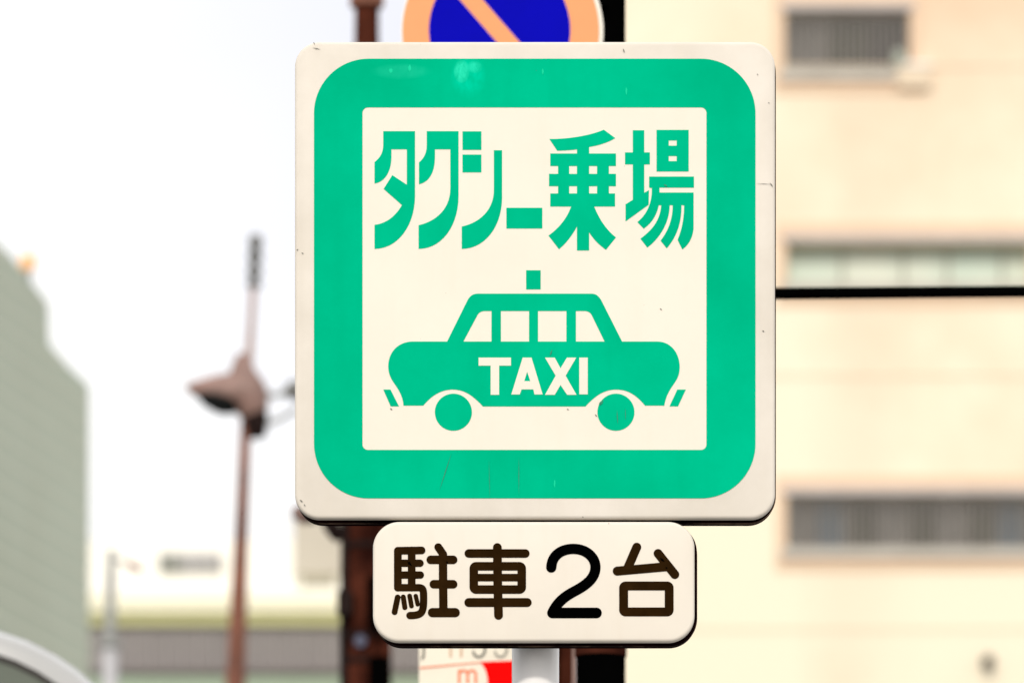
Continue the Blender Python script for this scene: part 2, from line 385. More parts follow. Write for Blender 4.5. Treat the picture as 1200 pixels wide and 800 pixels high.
# ------------------------------------------------------------------ cream building on the right
def building_right():
    Y = 80.0; k = KK * Y
    xl, xr = P(690, 0, Y).x, P(1640, 0, Y).x
    b = thing('apartment_building', ((xl+xr)/2, Y, 0), 'cream concrete building with long barred windows behind the green sign', 'building')
    zt = P(0, -330, Y).z
    def Z(py): return P(0, py, Y).z
    def X(px): return P(px, 0, Y).x
    # window rows (photo rows), the ones above and below the frame follow the same rhythm
    rows = [(-215, -150, 920, 1066, 'a'), (12, 82, 920, 1066, 'a'), (283, 331, 922, 1208, 'f'), (579, 641, 922, 1240, 'b'),
            (880, 942, 922, 1240, 'b'), (1180, 1242, 922, 1240, 'b'), (1480, 1542, 922, 1240, 'b')]
    holes = [rect(x0, y0, x1, y1) for y0, y1, x0, x1, _ in rows]
    holes += [rect(1300, y0, 1480, y1) for y0, y1, *_ in rows]
    z0 = 0.0
    py0 = 400 + (CAMZ + E0*Y - z0) / k
    loops = [rect(690, -330, 1640, py0)] + holes
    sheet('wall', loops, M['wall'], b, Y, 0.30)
    MB().box(xl, xr, Y+0.8, Y+12, 0, zt).build('core', M['wall_tint'], b)
    MB().box(xl-0.1, xr+0.1, Y-0.1, Y+12.1, zt+0.002, zt+0.35).build('roof', M['ledge'], b)
    # thin joints between the concrete lifts, as shallow proud strips
    for py in (-110, 78, 440, 737, 1040, 1340, 1640):
        MB().box(xl, xr, Y-0.012, Y-0.002, Z(py)-0.012, Z(py)+0.012).build('joint_strip', M['wall_tint'], b)
    bar_me = None
    allw = [(y0, y1, x0, x1, t) for y0, y1, x0, x1, t in rows] + [(y0, y1, 1300, 1480, 'b') for y0, y1, *_ in rows]
    for y0, y1, x0, x1, t in allw:
        inview = y0 > -50 and y0 < 700 and x0 < 1200
        # halo round the window, built in as a peach frame just proud of the wall
        fr = sheet('window_halo', [rect(x0-13, y0-22, x1+13, y1+27), rect(x0-1, y0-1, x1+1, y1+1)], M['halo_peach'], b, Y-0.02, 0.018)
        MB().box(X(x0-6), X(x1+6), Y-0.045, Y-0.021, Z(y0)+0.0, Z(y0-8)).build('lintel', M['head'], fr)
        MB().box(X(x0-7), X(x1+7), Y-0.08, Y-0.0211, Z(y1+13), Z(y1+1)).build('sill', M['ledge'], fr)
        # panes
        if t == 'f': edges = [922, 988, 1060, 1112, 1176, 1208]
        elif x1 - x0 < 200 and x0 < 1200: edges = [x0, 968, 1018, x1]
        else:
            n = 9; edges = [x0 + (x1-x0)*i/n for i in range(n+1)]
        seq = {'a': ['glass_d', 'glass_a', 'glass_c'], 'b': ['glass_d', 'glass_b', 'glass_a', 'glass_d', 'glass_a', 'glass_d', 'glass_a', 'glass_b', 'glass_c'], 'f': ['frost']*5}[t]
        for i in range(len(edges)-1):
            MB().box(X(edges[i]), X(edges[i+1]), Y+0.301, Y+0.33, Z(y1)-0.05, Z(y0)+0.05).build('pane', M[seq[i % len(seq)]], fr)
            if i: MB().box(X(edges[i]-(2.5 if t == 'f' else 2.0)), X(edges[i]+(2.5 if t == 'f' else 2.0)), Y+0.24, Y+0.299, Z(y1), Z(y0)).build('mullion', M['mullion' if t == 'f' else 'bar'], fr)
        if t == 'f':
            MB().box(X(x0), X(x1), Y+0.20, Y+0.239, Z(y0+6), Z(y0)).build('top_rail', M['mullion'], fr)
        if t != 'f' and inview:
            h = Z(y0) - Z(y1) - 0.004
            if True:
                me = bpy.data.meshes.new('bar')
                mb = MB().box(-0.016, 0.016, -0.012, 0.012, -h/2, h/2)
                me.from_pydata([tuple(v) for v in mb.v], [], mb.f); me.update(); me.materials.append(M['bar'])
            n = int((x1-x0) / 7.6)
            for i in range(n):
                link('bar', me, (X(x0 + (i+0.5)*(x1-x0)/n), Y+0.03, (Z(y0)+Z(y1))/2), None, fr)
        elif t != 'f':
            mb = MB(); n = int((x1-x0) / 7.6)
            for i in range(n):
                xx = X(x0 + (i+0.5)*(x1-x0)/n); mb.box(xx-0.021, xx+0.021, Y+0.01, Y+0.05, Z(y1)+0.002, Z(y0)-0.002)
            o = mb.build('bars', M['bar'], fr)
    # short drain pipe end, and the vent box beside the upper window
    c = P(1157, 775, Y)
    MB().tube([c + Vector((0, 0.0-0.001, 0)), c + Vector((0, -0.22, -0.02))], 0.075, 12).build('pipe_end', M['darkbrown'], b, True)
    v = thing('placeholder_box', P(1072, 95, Y) + Vector((0, -0.001, 0)), 'small pale vent box on the cream wall by the upper barred window', 'placeholder')  # box stands in for a pale patch on the wall
    MB().box(X(1051), X(1090), Y-0.10, Y-0.021, Z(104), Z(80)).build('housing', M['wall_tint'], v)
    MB().box(X(1050), X(1091), Y-0.12, Y-0.022, Z(79.8), Z(76)).build('lid', M['bldg_white'], v)
    MB().tube([P(1054, 75.9, Y-0.07), P(1054, 60, Y-0.07)], [0.09, 0.06], 12).build('outlet', M['mullion'], v, True)
building_right()

# ------------------------------------------------------------------ grey green building on the left (facade recedes)
def building_left():
    sx = 0.2133; c0 = -19.55
    def F(px, py, off=0.0):
        a = (px-600)*KK
        Y = c0 / (a - sx)
        v = P(px, py, Y)
        nrm = Vector((1, -sx, 0)).normalized()
        return v + nrm*off
    nrm = Vector((1, -sx, 0)).normalized()
    top = [(-420, -130), (0, 287), (14, 300), (34, 326), (57, 355), (58, 402), (80, 428), (105, 452)]
    base = []
    for px in (105, -420):
        v = F(px, 0); base.append((px, 400 + (CAMZ + E0*v.y) / (KK*v.y)))
    loop = top + base
    b = thing('tower_block', F(105, base[0][1]), 'tall grey green clad building with stepped sloping roofline at the left edge', 'building')
    pts = [F(*p) for p in loop]
    tri = tessellate_polygon([[Vector((p.y, p.z, 0)) for p in pts]])
    n = len(pts); dep = nrm * -9.0
    mesh_obj('facade', pts + [p + dep for p in pts], [tuple(t) for t in tri] + [tuple(i+n for i in t) for t in tri] +
             [(i, (i+1) % n, (i+1) % n + n, i+n) for i in range(n)], M['siding'], b)
    # cladding joints: long thin ledges on the facade, clipped by the roofline
    def zroof(Yq):
        ys = [(F(*p).y, F(*p).z) for p in top]
        for (a, za), (c, zc) in zip(ys[:-1], ys[1:]):
            if a <= Yq <= c: return za + (zc-za)*(Yq-a)/max(c-a, 1e-6)
        return ys[-1][1]
    Ya, Yb = F(-420, 0).y, F(105, 0).y
    z = 1.0
    while z < 40:
        Ye = Yb
        if zroof(Yb) < z + 0.1:
            Ye = Ya
            t = Ya
            while t < Yb and zroof(t) > z + 0.1: Ye = t; t += 0.1
        if Ye - Ya > 0.3:
            p0 = Vector((sx*Ya + c0, Ya, z)); p1 = Vector((sx*(Ye-0.02) + c0, Ye-0.02, z))
            v = []
            for p in (p0, p1):
                for o, dz in ((0.001, 0), (0.006, 0), (0.006, 0.04), (0.001, 0.04)): v.append(p + nrm*o + Vector((0, 0, dz)))
            mesh_obj('cladding_joint', v, [(0,1,2,3),(4,7,6,5),(0,4,5,1),(1,5,6,2),(2,6,7,3),(3,7,4,0)], M['siding_joint'], b)
        z += 0.235
    q = F(33, 322)
    t = thing('rooftop_lantern', q, 'small orange lantern on the stepped roof edge of the grey green building', 'lamp')
    s = KK*q.y
    MB().tube([q + Vector((0,0,-0.1)), q + Vector((0,0,6*s))], 0.03, 8).build('stem', M['greysteel'], t, True)
    MB().tube([q + Vector((0,0,5*s)), q + Vector((0,0,8*s)), q + Vector((0,0,20*s)), q + Vector((0,0,24*s))], [0.05, 9*s, 8.5*s, 0.05], 12).build('shade', M['beacon'], t, True)
building_left()

# ------------------------------------------------------------------ low far building between tower and sign
def building_mid():
    Y = 90.0
    def Z(py, y=Y): return P(0, py, y).z
    def X(px, y=Y): return P(px, 0, y).x
    xa, xb = X(-60), X(560)
    b = thing('low_building', ((xa+xb)/2, Y, 0), 'long low building with cream cornice, mauve grey cladding band and pale green awning', 'building')
    MB().box(xa, xb, Y+0.5, Y+8, 0, Z(738)).build('wall', M['bldg_white'], b)
    MB().box(xa, xb, Y-0.1, Y+8, Z(717), Z(696)).build('cornice', M['cornice'], b)
    MB().box(xa, xb, Y+0.0, Y+8, Z(731), Z(717.2)).build('shade_band', M['cornice_shade'], b)  # cornice shadow built as a coloured band
    n = 34
    for i in range(n):      # cladding panels of the grey band
        x0 = xa + (xb-xa)*i/n; x1 = xa + (xb-xa)*(i+1)/n - 0.02
        MB().box(x0, x1, Y+0.10 + 0.012*(i % 2), Y+0.498, Z(785), Z(731.2)).build('cladding_panel', M['mauve'], b)
    MB().box(xa, xb, Y-0.05, Y+0.499, Z(789.5), Z(785.2)).build('gutter', M['mauve_line'], b)
    MB().add([(xa, Y-1.2, Z(850)), (xb, Y-1.2, Z(850)), (xb, Y+0.05, Z(790)), (xa, Y+0.05, Z(790)),
              (xa, Y-1.2, Z(854)), (xb, Y-1.2, Z(854)), (xb, Y+0.05, Z(797)), (xa, Y+0.05, Z(797))],
             [(0,1,2,3),(4,7,6,5),(0,4,5,1),(3,2,6,7),(0,3,7,4),(1,5,6,2)]).build('awning', M['pale_green'], b)
    for k in range(12):
        x0 = xa + 0.3 + k*(xb-xa-0.6)/12
        w_ = MB().box(x0, x0+0.42, Y+0.46, Y+0.499, 9.2, 10.3).build('window', M['glass_c'], b)
        MB().box(x0-0.04, x0+0.46, Y+0.40, Y+0.498, 9.05, 9.19).build('sill', M['ledge'], w_)
    # white block behind, with blurred grey lettering high on its wall
    Y2 = 93.0
    h = thing('white_block', ((xa+xb)/2, Y2+5.2, 0), 'plain white building with small grey rooftop lettering behind the low building', 'building')
    Yw = Y + 8.2
    MB().box(X(-40, Yw), X(470, Yw), Yw, Yw+8, 0, P(0, 632, Yw).z).build('wall', M['bldg_white'], h)
    x = 186
    for wd, mt in ((11, 'lettergrey'), (12, 'lettergrey'), (9, 'lettermauve'), (9, 'lettermauve'), (10, 'lettermauve'), (12, 'lettermauve')):
        sheet('letter', [rect(x, 648, x+wd, 670), rect(x+3, 652.5, x+wd-3, 656.5), rect(x+3, 661, x+wd-3, 665)], M[mt], h, Yw-0.08, 0.078)
        x += wd + 2.2
    Y3 = Y + 2.0
    r = thing('rooftop_cabinet', (X(371, Y3), Y3+0.6, Z(699)), 'beige metal cabinet standing on the roof of the low building', 'cabinet')
    MB().box(X(343, Y3), X(402, Y3), Y3, Y3+1.2, P(0, 672, Y3).z, P(0, 600, Y3).z).build('housing', M['beige'], r)
    MB().box(X(341, Y3), X(404, Y3), Y3-0.05, Y3+1.25, P(0, 600, Y3).z+0.001, P(0, 597, Y3).z).build('lid', M['ledge'], r)
    for px in (350, 395):
        MB().box(X(px-2, Y3), X(px+2, Y3), Y3+0.1, Y3+0.2, Z(699)+0.001, P(0, 672, Y3).z-0.001).build('leg', M['bldg_white'], r)
        MB().box(X(px-2, Y3), X(px+2, Y3), Y3+1.0, Y3+1.1, Z(699)+0.001, P(0, 672, Y3).z-0.001).build('leg', M['bldg_white'], r)
building_mid()

# ------------------------------------------------------------------ coach at the lower left, front corner in view
def coach():
    Y = 12.4; s = KK*Y
    xr = P(190, 0, Y).x; xl = xr - 2.5; zt = P(0, 728, Y).z; r = 258*s; zb = 0.30
    t = thing('coach', ((xl+xr)/2, Y+5, -0.12), 'white coach with rounded roof corner and black edged windscreen, lower left corner', 'coach')
    def sect(ins, y):
        out = []
        for cx, cz, a0, rr in ((xr-r, zt-r, 0, r), (xl+r, zt-r, 90, r), (xl+0.15, zb+0.15, 180, 0.15), (xr-0.15, zb+0.15, 270, 0.15)):
            for k in range(13):
                a = math.radians(a0 + 90*k/12); q = max(rr-ins, 0.02)
                out.append(Vector((cx + q*math.cos(a), y, cz + q*math.sin(a))))
        return out
    secs = [sect(0.035, Y-0.012), sect(0.012, Y), sect(0.0, Y+0.03), sect(0.0, Y+9.9), sect(0.03, Y+9.98)]
    n = len(secs[0]); v = [p for q in secs for p in q]
    f = [(i*n+k, i*n+(k+1) % n, (i+1)*n+(k+1) % n, (i+1)*n+k) for i in range(len(secs)-1) for k in range(n)]
    f += [tuple(range(n)), tuple(range((len(secs)-1)*n, len(secs)*n))]
    mesh_obj('body', v, f, M['coach'], t, smooth=True)
    # windscreen with its gasket, following the roof curve
    def loop(ins, zlow):
        out = []
        for cx, a0 in ((xr-r, 0), (xl+r, 90)):
            for k in range(13):
                a = math.radians(a0 + 90*k/12); out.append((cx + (r-ins)*math.cos(a), zt-r + (r-ins)*math.sin(a)))
        out += [(xl+ins, zlow), (xr-ins, zlow)]
        return out
    v3 = lambda y: (lambda p: Vector((p[0], y, p[1])))
    sheet('gasket', [loop(0.050, 1.30), loop(0.062, 1.32)], M['gasket'], t, 0, 0.02, v3(Y-0.030))
    sheet('windscreen', [loop(0.062, 1.32)], M['coach_glass'], t, 0, 0.014, v3(Y-0.027))
    for i in range(6):
        for x in (xr, xl):
            sgn = 1 if x == xr else -1
            x0, x1 = sorted((x + sgn*0.002, x + sgn*0.012))
            MB().box(x0, x1, Y+0.9+i*1.45, Y+2.25+i*1.45, 1.75, 2.75).build('side_window', M['coach_window'], t)
    MB().box(xl+0.1, xr-0.1, Y-0.09, Y-0.013, 0.34, 0.62).build('bumper', M['coach'], t)
    for x in (xl+0.35, xr-0.35):
        MB().tube([(x, Y-0.012, 0.85), (x, Y-0.06, 0.85)], [0.13, 0.11], 16).build('headlight', M['lamp_clear'], t, True)
    for y in (Y+2.2, Y+7.4):
        for x0, x1 in ((xr-0.28, xr+0.01), (xl-0.01, xl+0.28)):
            wv = MB().tube([(x0, y, 0.36), (x0+0.02, y, 0.36), (x1-0.02, y, 0.36), (x1, y, 0.36)], [0.44, 0.48, 0.48, 0.44], 24).build('wheel', M['tyre'], t, True)
            MB().tube([(x0-0.01, y, 0.36), (x1+0.01, y, 0.36)], 0.26, 20).build('rim', M['greysteel'], wv, True)
    MB().tube([(xr-0.1, Y-0.02, 2.95), (xr-0.1, Y-0.22, 2.8), (xr-0.1, Y-0.22, 2.62)], 0.014, 8).build('mirror_arm', M['gasket'], t, True)
    MB().box(xr-0.19, xr-0.01, Y-0.26, Y-0.2, 2.27, 2.6199).build('mirror', M['gasket'], t)
coach()

# ------------------------------------------------------------------ street lamp, left
def street_lamp():
    Y = 30.0; s = KK*Y
    Zb = 0.0
    def Q(px, py, dy=0): return P(px, py, Y) + Vector((0, dy, 0))
    slope = (299-276) / (275-800)
    pyb = 400 + (CAMZ + E0*Y) / s
    bx = 276 + (pyb-800)*slope
    base = Q(bx, pyb)
    t = thing('street_lamp', base, 'leaning rusty street lamp with brown shade and tall finial left of the sign', 'street lamp')
    MB().tube([base, Q(276, 800), Q(283, 620), Q(287, 515), Q(289, 470)], [16*s, 12*s, 8*s, 6.5*s, 6*s], 16).build('pole', M['rust_pole'], t, True)
    MB().tube([Q(291, 430), Q(294.5, 380), Q(297, 335)], [5.5*s, 4*s, 4*s], 12).build('mast', M['palebrown'], t, True)
    fin = []
    for i, (py, r) in enumerate([(338,3),(336,8),(331,9),(328,5),(325,5),(322,8.5),(315,9),(311,5),(308,5),(305,8.5),(298,9),(294,5.5),(291,7),(283,8.5),(277,7),(274,2)]):
        fin.append((Q(297.3 + (338-py)*0.04, py), r*s))
    MB().tube([a for a, _ in fin], [b for _, b in fin], 14).build('insulator_stack', M['insul'], t, True)
    # hub that carries the shade
    hub = [(284,415,7),(284,424,11),(284,436,16),(287,450,22),(291,464,24),(296,478,20),(299,486,16)]
    MB().tube([Q(a, b) for a, b, _ in hub], [r*s for *_, r in hub], 18).build('hub', M['pinkbrown'], t, True)
    lo = [(298,480,15),(299,490,15.5),(300,504,13),(300,512,11),(300,514,4)]
    MB().tube([Q(a, b) for a, b, _ in lo], [r*s for *_, r in lo], 16).build('ballast_box', M['darkbrown'], t, True)
    sh = [(217,453,2.5),(224,454,7),(236,456,13),(250,458,19),(266,460,23),(284,460,26)]
    h = MB().tube([Q(a, b) for a, b, _ in sh], [r*s for *_, r in sh], 20).build('lamp_shade', M['pinkbrown'], t, True)
    ls = [(236,462,9),(247,474,14),(256,481,11),(262,484,4)]
    MB().tube([Q(232, 464, -0.07), Q(243, 471, -0.07), Q(260, 477, -0.07), Q(272, 480, -0.07), Q(280, 481, -0.07)], [3*s, 9*s, 12*s, 10*s, 3*s], 16).build('lens', M['lens'], h, True)
    # arm and small fitting on the other side
    MB().tube([Q(305, 462), Q(325, 463), Q(342, 456)], [4*s, 3.5*s, 4*s], 10).build('arm', M['greysteel'], t, True)
    MB().tube([Q(306, 498), Q(326, 492), Q(350, 478)], [4*s, 3*s, 3*s], 10).build('arm', M['greysteel'], t, True)
    MB().tube([Q(334, 457), Q(338, 457), Q(352, 457), Q(360, 457)], [5*s, 11*s, 12*s, 6*s], 14).build('side_fitting', M['insul'], t, True)
street_lamp()

# ------------------------------------------------------------------ small grey pole, far left
def small_pole():
    Y = 40.0; s = KK*Y
    pyb = 400 + (CAMZ + E0*Y) / s
    def Q(px, py): return P(px, py, Y)
    t = thing('lamp_post', Q(129, pyb), 'thin grey steel post with short arm before the low building', 'post')
    MB().tube([Q(129, pyb), Q(129, 760)], [11*s, 9*s], 16).build('lower_shaft', M['lightsteel'], t, True)
    MB().tube([Q(129, 759.9), Q(129, 757), Q(129, 752), Q(129, 749)], [11*s, 14*s, 14*s, 8*s], 16).build('collar', M['greysteel'], t, True)
    MB().tube([Q(129, 749), Q(130, 643)], [7.5*s, 5*s], 14).build('upper_shaft', M['greysteel'], t, True)
    MB().tube([Q(130, 652), Q(148, 659)], 2.5*s, 8).build('arm', M['greysteel'], t, True)
    MB().tube([Q(146, 658), Q(150, 660), Q(164, 667), Q(168, 669)], [2*s, 5*s, 5*s, 2*s], 12).build('lamp_head', M['palebrown'], t, True)
small_pole()

# ------------------------------------------------------------------ brown utility pole behind the sign
def utility_pole():
    Y = 19.0; s = KK*Y
    pyb = 400 + (CAMZ + E0*Y) / s
    def Q(px, py, dy=0): return P(px, py, Y) + Vector((0, dy, 0))
    t = thing('utility_pole', Q(426, pyb), 'dark rusty utility pole with boxes and cables behind the left half of the sign', 'utility pole')
    MB().tube([Q(426, pyb), Q(427, 700), Q(430, 0), Q(431, -180)], [30*s, 22*s, 14*s, 13*s], 18).build('pole', M['rust'], t, True)
    MB().tube([Q(404, pyb, -0.02), Q(404, 760, -0.02), Q(405, 600, -0.02), Q(414, 100, -0.02)], 5.5*s, 8).build('conduit', M['darkbrown'], t, True)
    MB().tube([Q(452, pyb, -0.03), Q(452, 690, -0.03), Q(449, 560, -0.03), Q(440, 120, -0.03)], 7*s, 8).build('conduit', M['rust'], t, True)
    MB().box(Q(431,0).x, Q(462,0).x, Y-0.12, Y-0.05, Q(0,738).z, Q(0,682).z).build('switch_box', M['black'], t)
    MB().box(Q(396,0).x, Q(413,0).x, Y-0.10, Y-0.03, Q(0,724).z, Q(0,697).z).build('meter_box', M['darkbrown'], t)
    for py in (640, 745, 775):
        MB().tube([Q(427, py+3), Q(427, py-3)], 25*s, 18).build('band', M['darkbrown'], t, True)
    MB().tube([Q(423, 755, -0.085), Q(423, 755, -0.060)], 7*s, 16).build('reflector', M['lens_blue'], t, True)
    MB().box(Q(433,0).x, Q(458,0).x, Y-0.12, Y-0.05, Q(0,830).z, Q(0,775).z).build('switch_box', M['black'], t)
    # crossarm and hanging fittings at the lower left corner of the sign
    MB().tube([Q(352, 602), Q(372, 606), Q(425, 604)], [5*s, 4.5*s, 4.5*s], 10).build('crossarm', M['black'], t, True)
    MB().tube([Q(345, 594), Q(350, 600), Q(357, 608), Q(361, 612)], [4*s, 10*s, 8*s, 3*s], 12).build('insulator', M['pinkbrown'], t, True)
    MB().tube([Q(362, 603), Q(366, 612)], [9*s, 5*s], 12).build('insulator_cap', M['black'], t, True)
    MB().tube([Q(384, 600), Q(388, 615), Q(394, 627), Q(397, 634)], [9*s, 10*s, 8*s, 3*s], 12).build('cable_terminal', M['darkbrown'], t, True)
    MB().tube([Q(430, 8), Q(430, -14)], 20*s, 16).build('band', M['rust_pole'], t, True)
utility_pole()

# ------------------------------------------------------------------ black pole, its arm, the round sign and the rusty post
YB = 10.4
def black_pole():
    s = KK*YB
    pyb = 400 + (CAMZ + E0*YB) / s
    Q = lambda px, py, dy=0: P(px, py, YB) + Vector((0, dy, 0))
    t = thing('black_pole', Q(704, pyb), 'thick black steel pole with a long thin side arm behind the sign', 'pole')
    MB().tube([Q(704, pyb), Q(704, -160)], 29*s, 28).build('pole', M['black'], t, True)
    MB().tube([Q(704, -160.2), Q(704, -166), Q(704, -170)], [30*s, 26*s, 6*s], 24).build('cap', M['black'], t, True)
    MB().tube([Q(704, 345), Q(900, 344), Q(1200, 341.5), Q(1700, 330)], [7.2*s, 7.2*s, 7.0*s, 6.0*s], 14).build('mast_arm', M['black'], t, True)
    MB().tube([Q(704, 769), Q(704, 757)], 30.4*s, 28).build('clamp_band', M['rust'], t, True)
    MB().tube([Q(704, 352), Q(704, 336)], 31*s, 28).build('clamp_band', M['black'], t, True)
    return t
black_pole()

def round_sign():
    Y = YB - 0.075; 
    cx, cy = 588.5, 37
    t = thing('no_parking_sign', P(cx, cy, Y), 'round blue no parking sign with faded orange ring and diagonal bar, above the taxi sign', 'road sign')
    sheet('backing', [circ(cx, cy, 118.5, 96)], M['white'], t, Y, 0.006)
    ico = circ(cx-1.5, cy, 115.3, 96)
    sheet('ring', [ico, circ(cx-3, cy-2, 83, 96)], M['orange'], t, Y-0.0012, 0.0008)
    # blue field split by the diagonal bar
    ccx, ccy, R = cx-3, cy-2, 82.9
    a = math.radians(49); d = (math.cos(a), math.sin(a)); nn = (-d[1], d[0]); off = 2.0
    def half(sgn):
        o = off + sgn*10.2
        hw = math.sqrt(R*R - o*o)
        p0 = math.atan2(nn[1]*o + d[1]*hw, nn[0]*o + d[0]*hw); p1 = math.atan2(nn[1]*o - d[1]*hw, nn[0]*o - d[0]*hw)
        if sgn > 0:
            while p1 < p0: p1 += 2*math.pi
        else:
            while p1 > p0: p1 -= 2*math.pi
        return [(ccx + R*math.cos(p0 + (p1-p0)*k/50), ccy + R*math.sin(p0 + (p1-p0)*k/50)) for k in range(51)]
    h1, h2 = half(1), half(-1)
    sheet('blue_field', [h1], M['blue'], t, Y-0.0012, 0.0008)
    sheet('blue_field', [h2], M['blue'], t, Y-0.0012, 0.0008)
    sheet('diagonal_bar', [[h1[0], h1[-1], h2[-1], h2[0]]], M['orange'], t, Y-0.0010, 0.0006)
    s = KK*YB
    for py in (0, 78):
        MB().box(P(520, 0, Y).x, P(712, 0, Y).x, Y+0.0062, Y+0.030, P(0, py+5, Y).z, P(0, py-5, Y).z).build('bracket', M['black'], t)
round_sign()

def rusty_post():
    Y = 10.55; s = KK*Y
    pyb = 400 + (CAMZ + E0*Y) / s
    Q = lambda px, py: P(px, py, Y)
    t = thing('angle_post', Q(664, pyb), 'dark red rusty steel post between the white pole and the black pole', 'post')
    MB().box(Q(652,0).x, Q(672,0).x, Y, Y+0.006, 0, Q(0,300).z).build('flange', M['rust'], t)
    MB().box(Q(670,0).x, Q(674.5,0).x, Y-0.03, Y-0.0005, 0, Q(0,300).z).build('flange', M['pinkbrown'], t)
    # board fixed to it
    Yb = Y - 0.045
    q = thing('address_board', P(573, 860, Yb), 'cream board with numerals, red field and an orange letter m, below the parking plate', 'sign board')
    sheet('board', [rrect(491, 690, 653, 900, 3)], M['panel_white'], q, Yb, 0.03)
    f = lambda lp: lp
    red = path([(570.5, 774.5), (653, 771.5), (653, 899), (560, 899), (560, 830), ((567,826),(571,816),(571.5,800)), ((571.5,790),(569,781),(562,774.8))])
    sheet('red_field', [red], M['red'], q, Yb-0.0012, 0.0008)
    sheet('red_line', [[(492, 781), (530, 777.6), (562, 775), (562, 776.4), (530, 779.3), (492, 783)]], M['orange_red'], q, Yb-0.0011, 0.0007)
    def glyph(name, strokes, m):
        for lp in [stroke_loops([([(x*10, y*10) for x, y in pts], wd*10) for pts, wd in strokes], step=2.5)]:
            sheet(name, [[(x/10, y/10) for x, y in l] for l in lp], m, q, Yb-0.0012, 0.0008)
    glyph('letter', [([(538, 799), (538, 785)], 3.0), (bez((538,789),(539,784),(547,783),(548,789)) + [(548, 799)], 3.0), (bez((548,789),(549,784),(557,783),(557.5,789)) + [(557.5, 799)], 3.0)], M['orange_red'])
    glyph('numeral', [([(528, 737), (528, 768)], 2.8)], M['pale_ink'])
    glyph('numeral', [([(540.5, 737), (540.5, 768)], 2.8)], M['pale_ink'])
    nine = lambda cx: [(circ(cx, 745, 6.8, 24) + [(cx+6.8, 745)], 2.9), ([(cx+6.8, 745), (cx+6.8, 760)], 2.9), (bez((cx+6.8,760),(cx+6.5,771.5),(cx-6,771.5),(cx-6.8,763)), 2.9)]
    glyph('numeral', nine(561.5), M['grey_ink'])
    glyph('numeral', nine(587), M['mid_ink'])
    glyph('mark', [([(496.5, 748), (496.5, 768), (494.5, 771)], 2.8)], M['grey_ink'])
rusty_post()

# ------------------------------------------------------------------ the white pole and the two plates
YS = 8.0
def white_pole():
    Y = YS + 0.062 + 0.0293; s = KK*Y
    pyb = 400 + (CAMZ + E0*Y) / s
    t = thing('sign_pole', P(627.5, pyb, Y), 'round white painted pole carrying the taxi sign and parking plate', 'pole')
    r = 0.0298
    MB().tube([P(627.5, pyb, Y), P(627.5, 66, Y)], r, 48).build('pole', M['pole'], t, True)
    MB().tube([P(627.5, 65.9, Y), P(627.5, 62, Y), P(627.5, 60, Y)], [r*1.02, r*0.9, r*0.3], 32).build('cap', M['pole'], t, True)
    MB().tube([P(627.5, pyb-0.1, Y), P(627.5, pyb-26, Y)], [0.075, 0.05], 24).build('base_collar', M['bracket'], t, True)
    for py in (190, 470, 660, 724):
        MB().tube([P(627.5, py+9, Y), P(627.5, py-9, Y)], r+0.0022, 32).build('clamp_band', M['bracket'], t, True)
white_pole()

def boxed_panel(parent, face, rimloop, m, depth, bev=0.0045, rimoff=0.0):
    """pressed sheet-metal face with rolled edge, then a deep dark rim behind it"""
    Y = YS
    cx = sum(p[0] for p in face)/len(face); cy = sum(p[1] for p in face)/len(face)
    n = len(face)
    def inset(lp, d):   # shrink a convex loop by d photo px
        out = []
        for i in range(len(lp)):
            a, b = lp[i-1], lp[(i+1) % len(lp)]
            tx, ty = b[0]-a[0], b[1]-a[1]; L = math.hypot(tx, ty) or 1
            nx, ny = -ty/L, tx/L
            if (cx-lp[i][0])*nx + (cy-lp[i][1])*ny < 0: nx, ny = -nx, -ny
            out.append((lp[i][0]+nx*d, lp[i][1]+ny*d))
        return out
    k = KK*Y; v = []; rings = 0
    for j in range(6):
        a = math.radians(90*j/5)
        ins = bev*(1-math.sin(a))/k; dy = bev*(1-math.cos(a))
        for p in inset(face, ins): q = P(p[0], p[1], Y); v.append(q + Vector((0, dy, 0)))
        rings += 1
    for p in face: v.append(P(p[0], p[1], Y) + Vector((0, 0.011, 0)))
    rings += 1
    f = [(i*n+q, i*n+(q+1) % n, (i+1)*n+(q+1) % n, (i+1)*n+q) for i in range(rings-1) for q in range(n)]
    f += [tuple(range(n)), tuple(range((rings-1)*n, rings*n))]
    body = mesh_obj('face_plate', v, f, m, parent, smooth=True)
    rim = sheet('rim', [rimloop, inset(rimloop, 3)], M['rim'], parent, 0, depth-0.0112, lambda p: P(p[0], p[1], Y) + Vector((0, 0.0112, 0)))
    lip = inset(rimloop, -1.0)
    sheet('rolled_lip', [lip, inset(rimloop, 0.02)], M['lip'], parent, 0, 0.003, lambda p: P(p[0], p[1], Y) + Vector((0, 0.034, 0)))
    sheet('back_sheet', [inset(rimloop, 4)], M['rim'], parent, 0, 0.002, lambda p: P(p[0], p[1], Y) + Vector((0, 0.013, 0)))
    return body

DZ = lambda lp, ox, oy, sc: [(ox + x/sc, oy + y/sc) for x, y in lp]

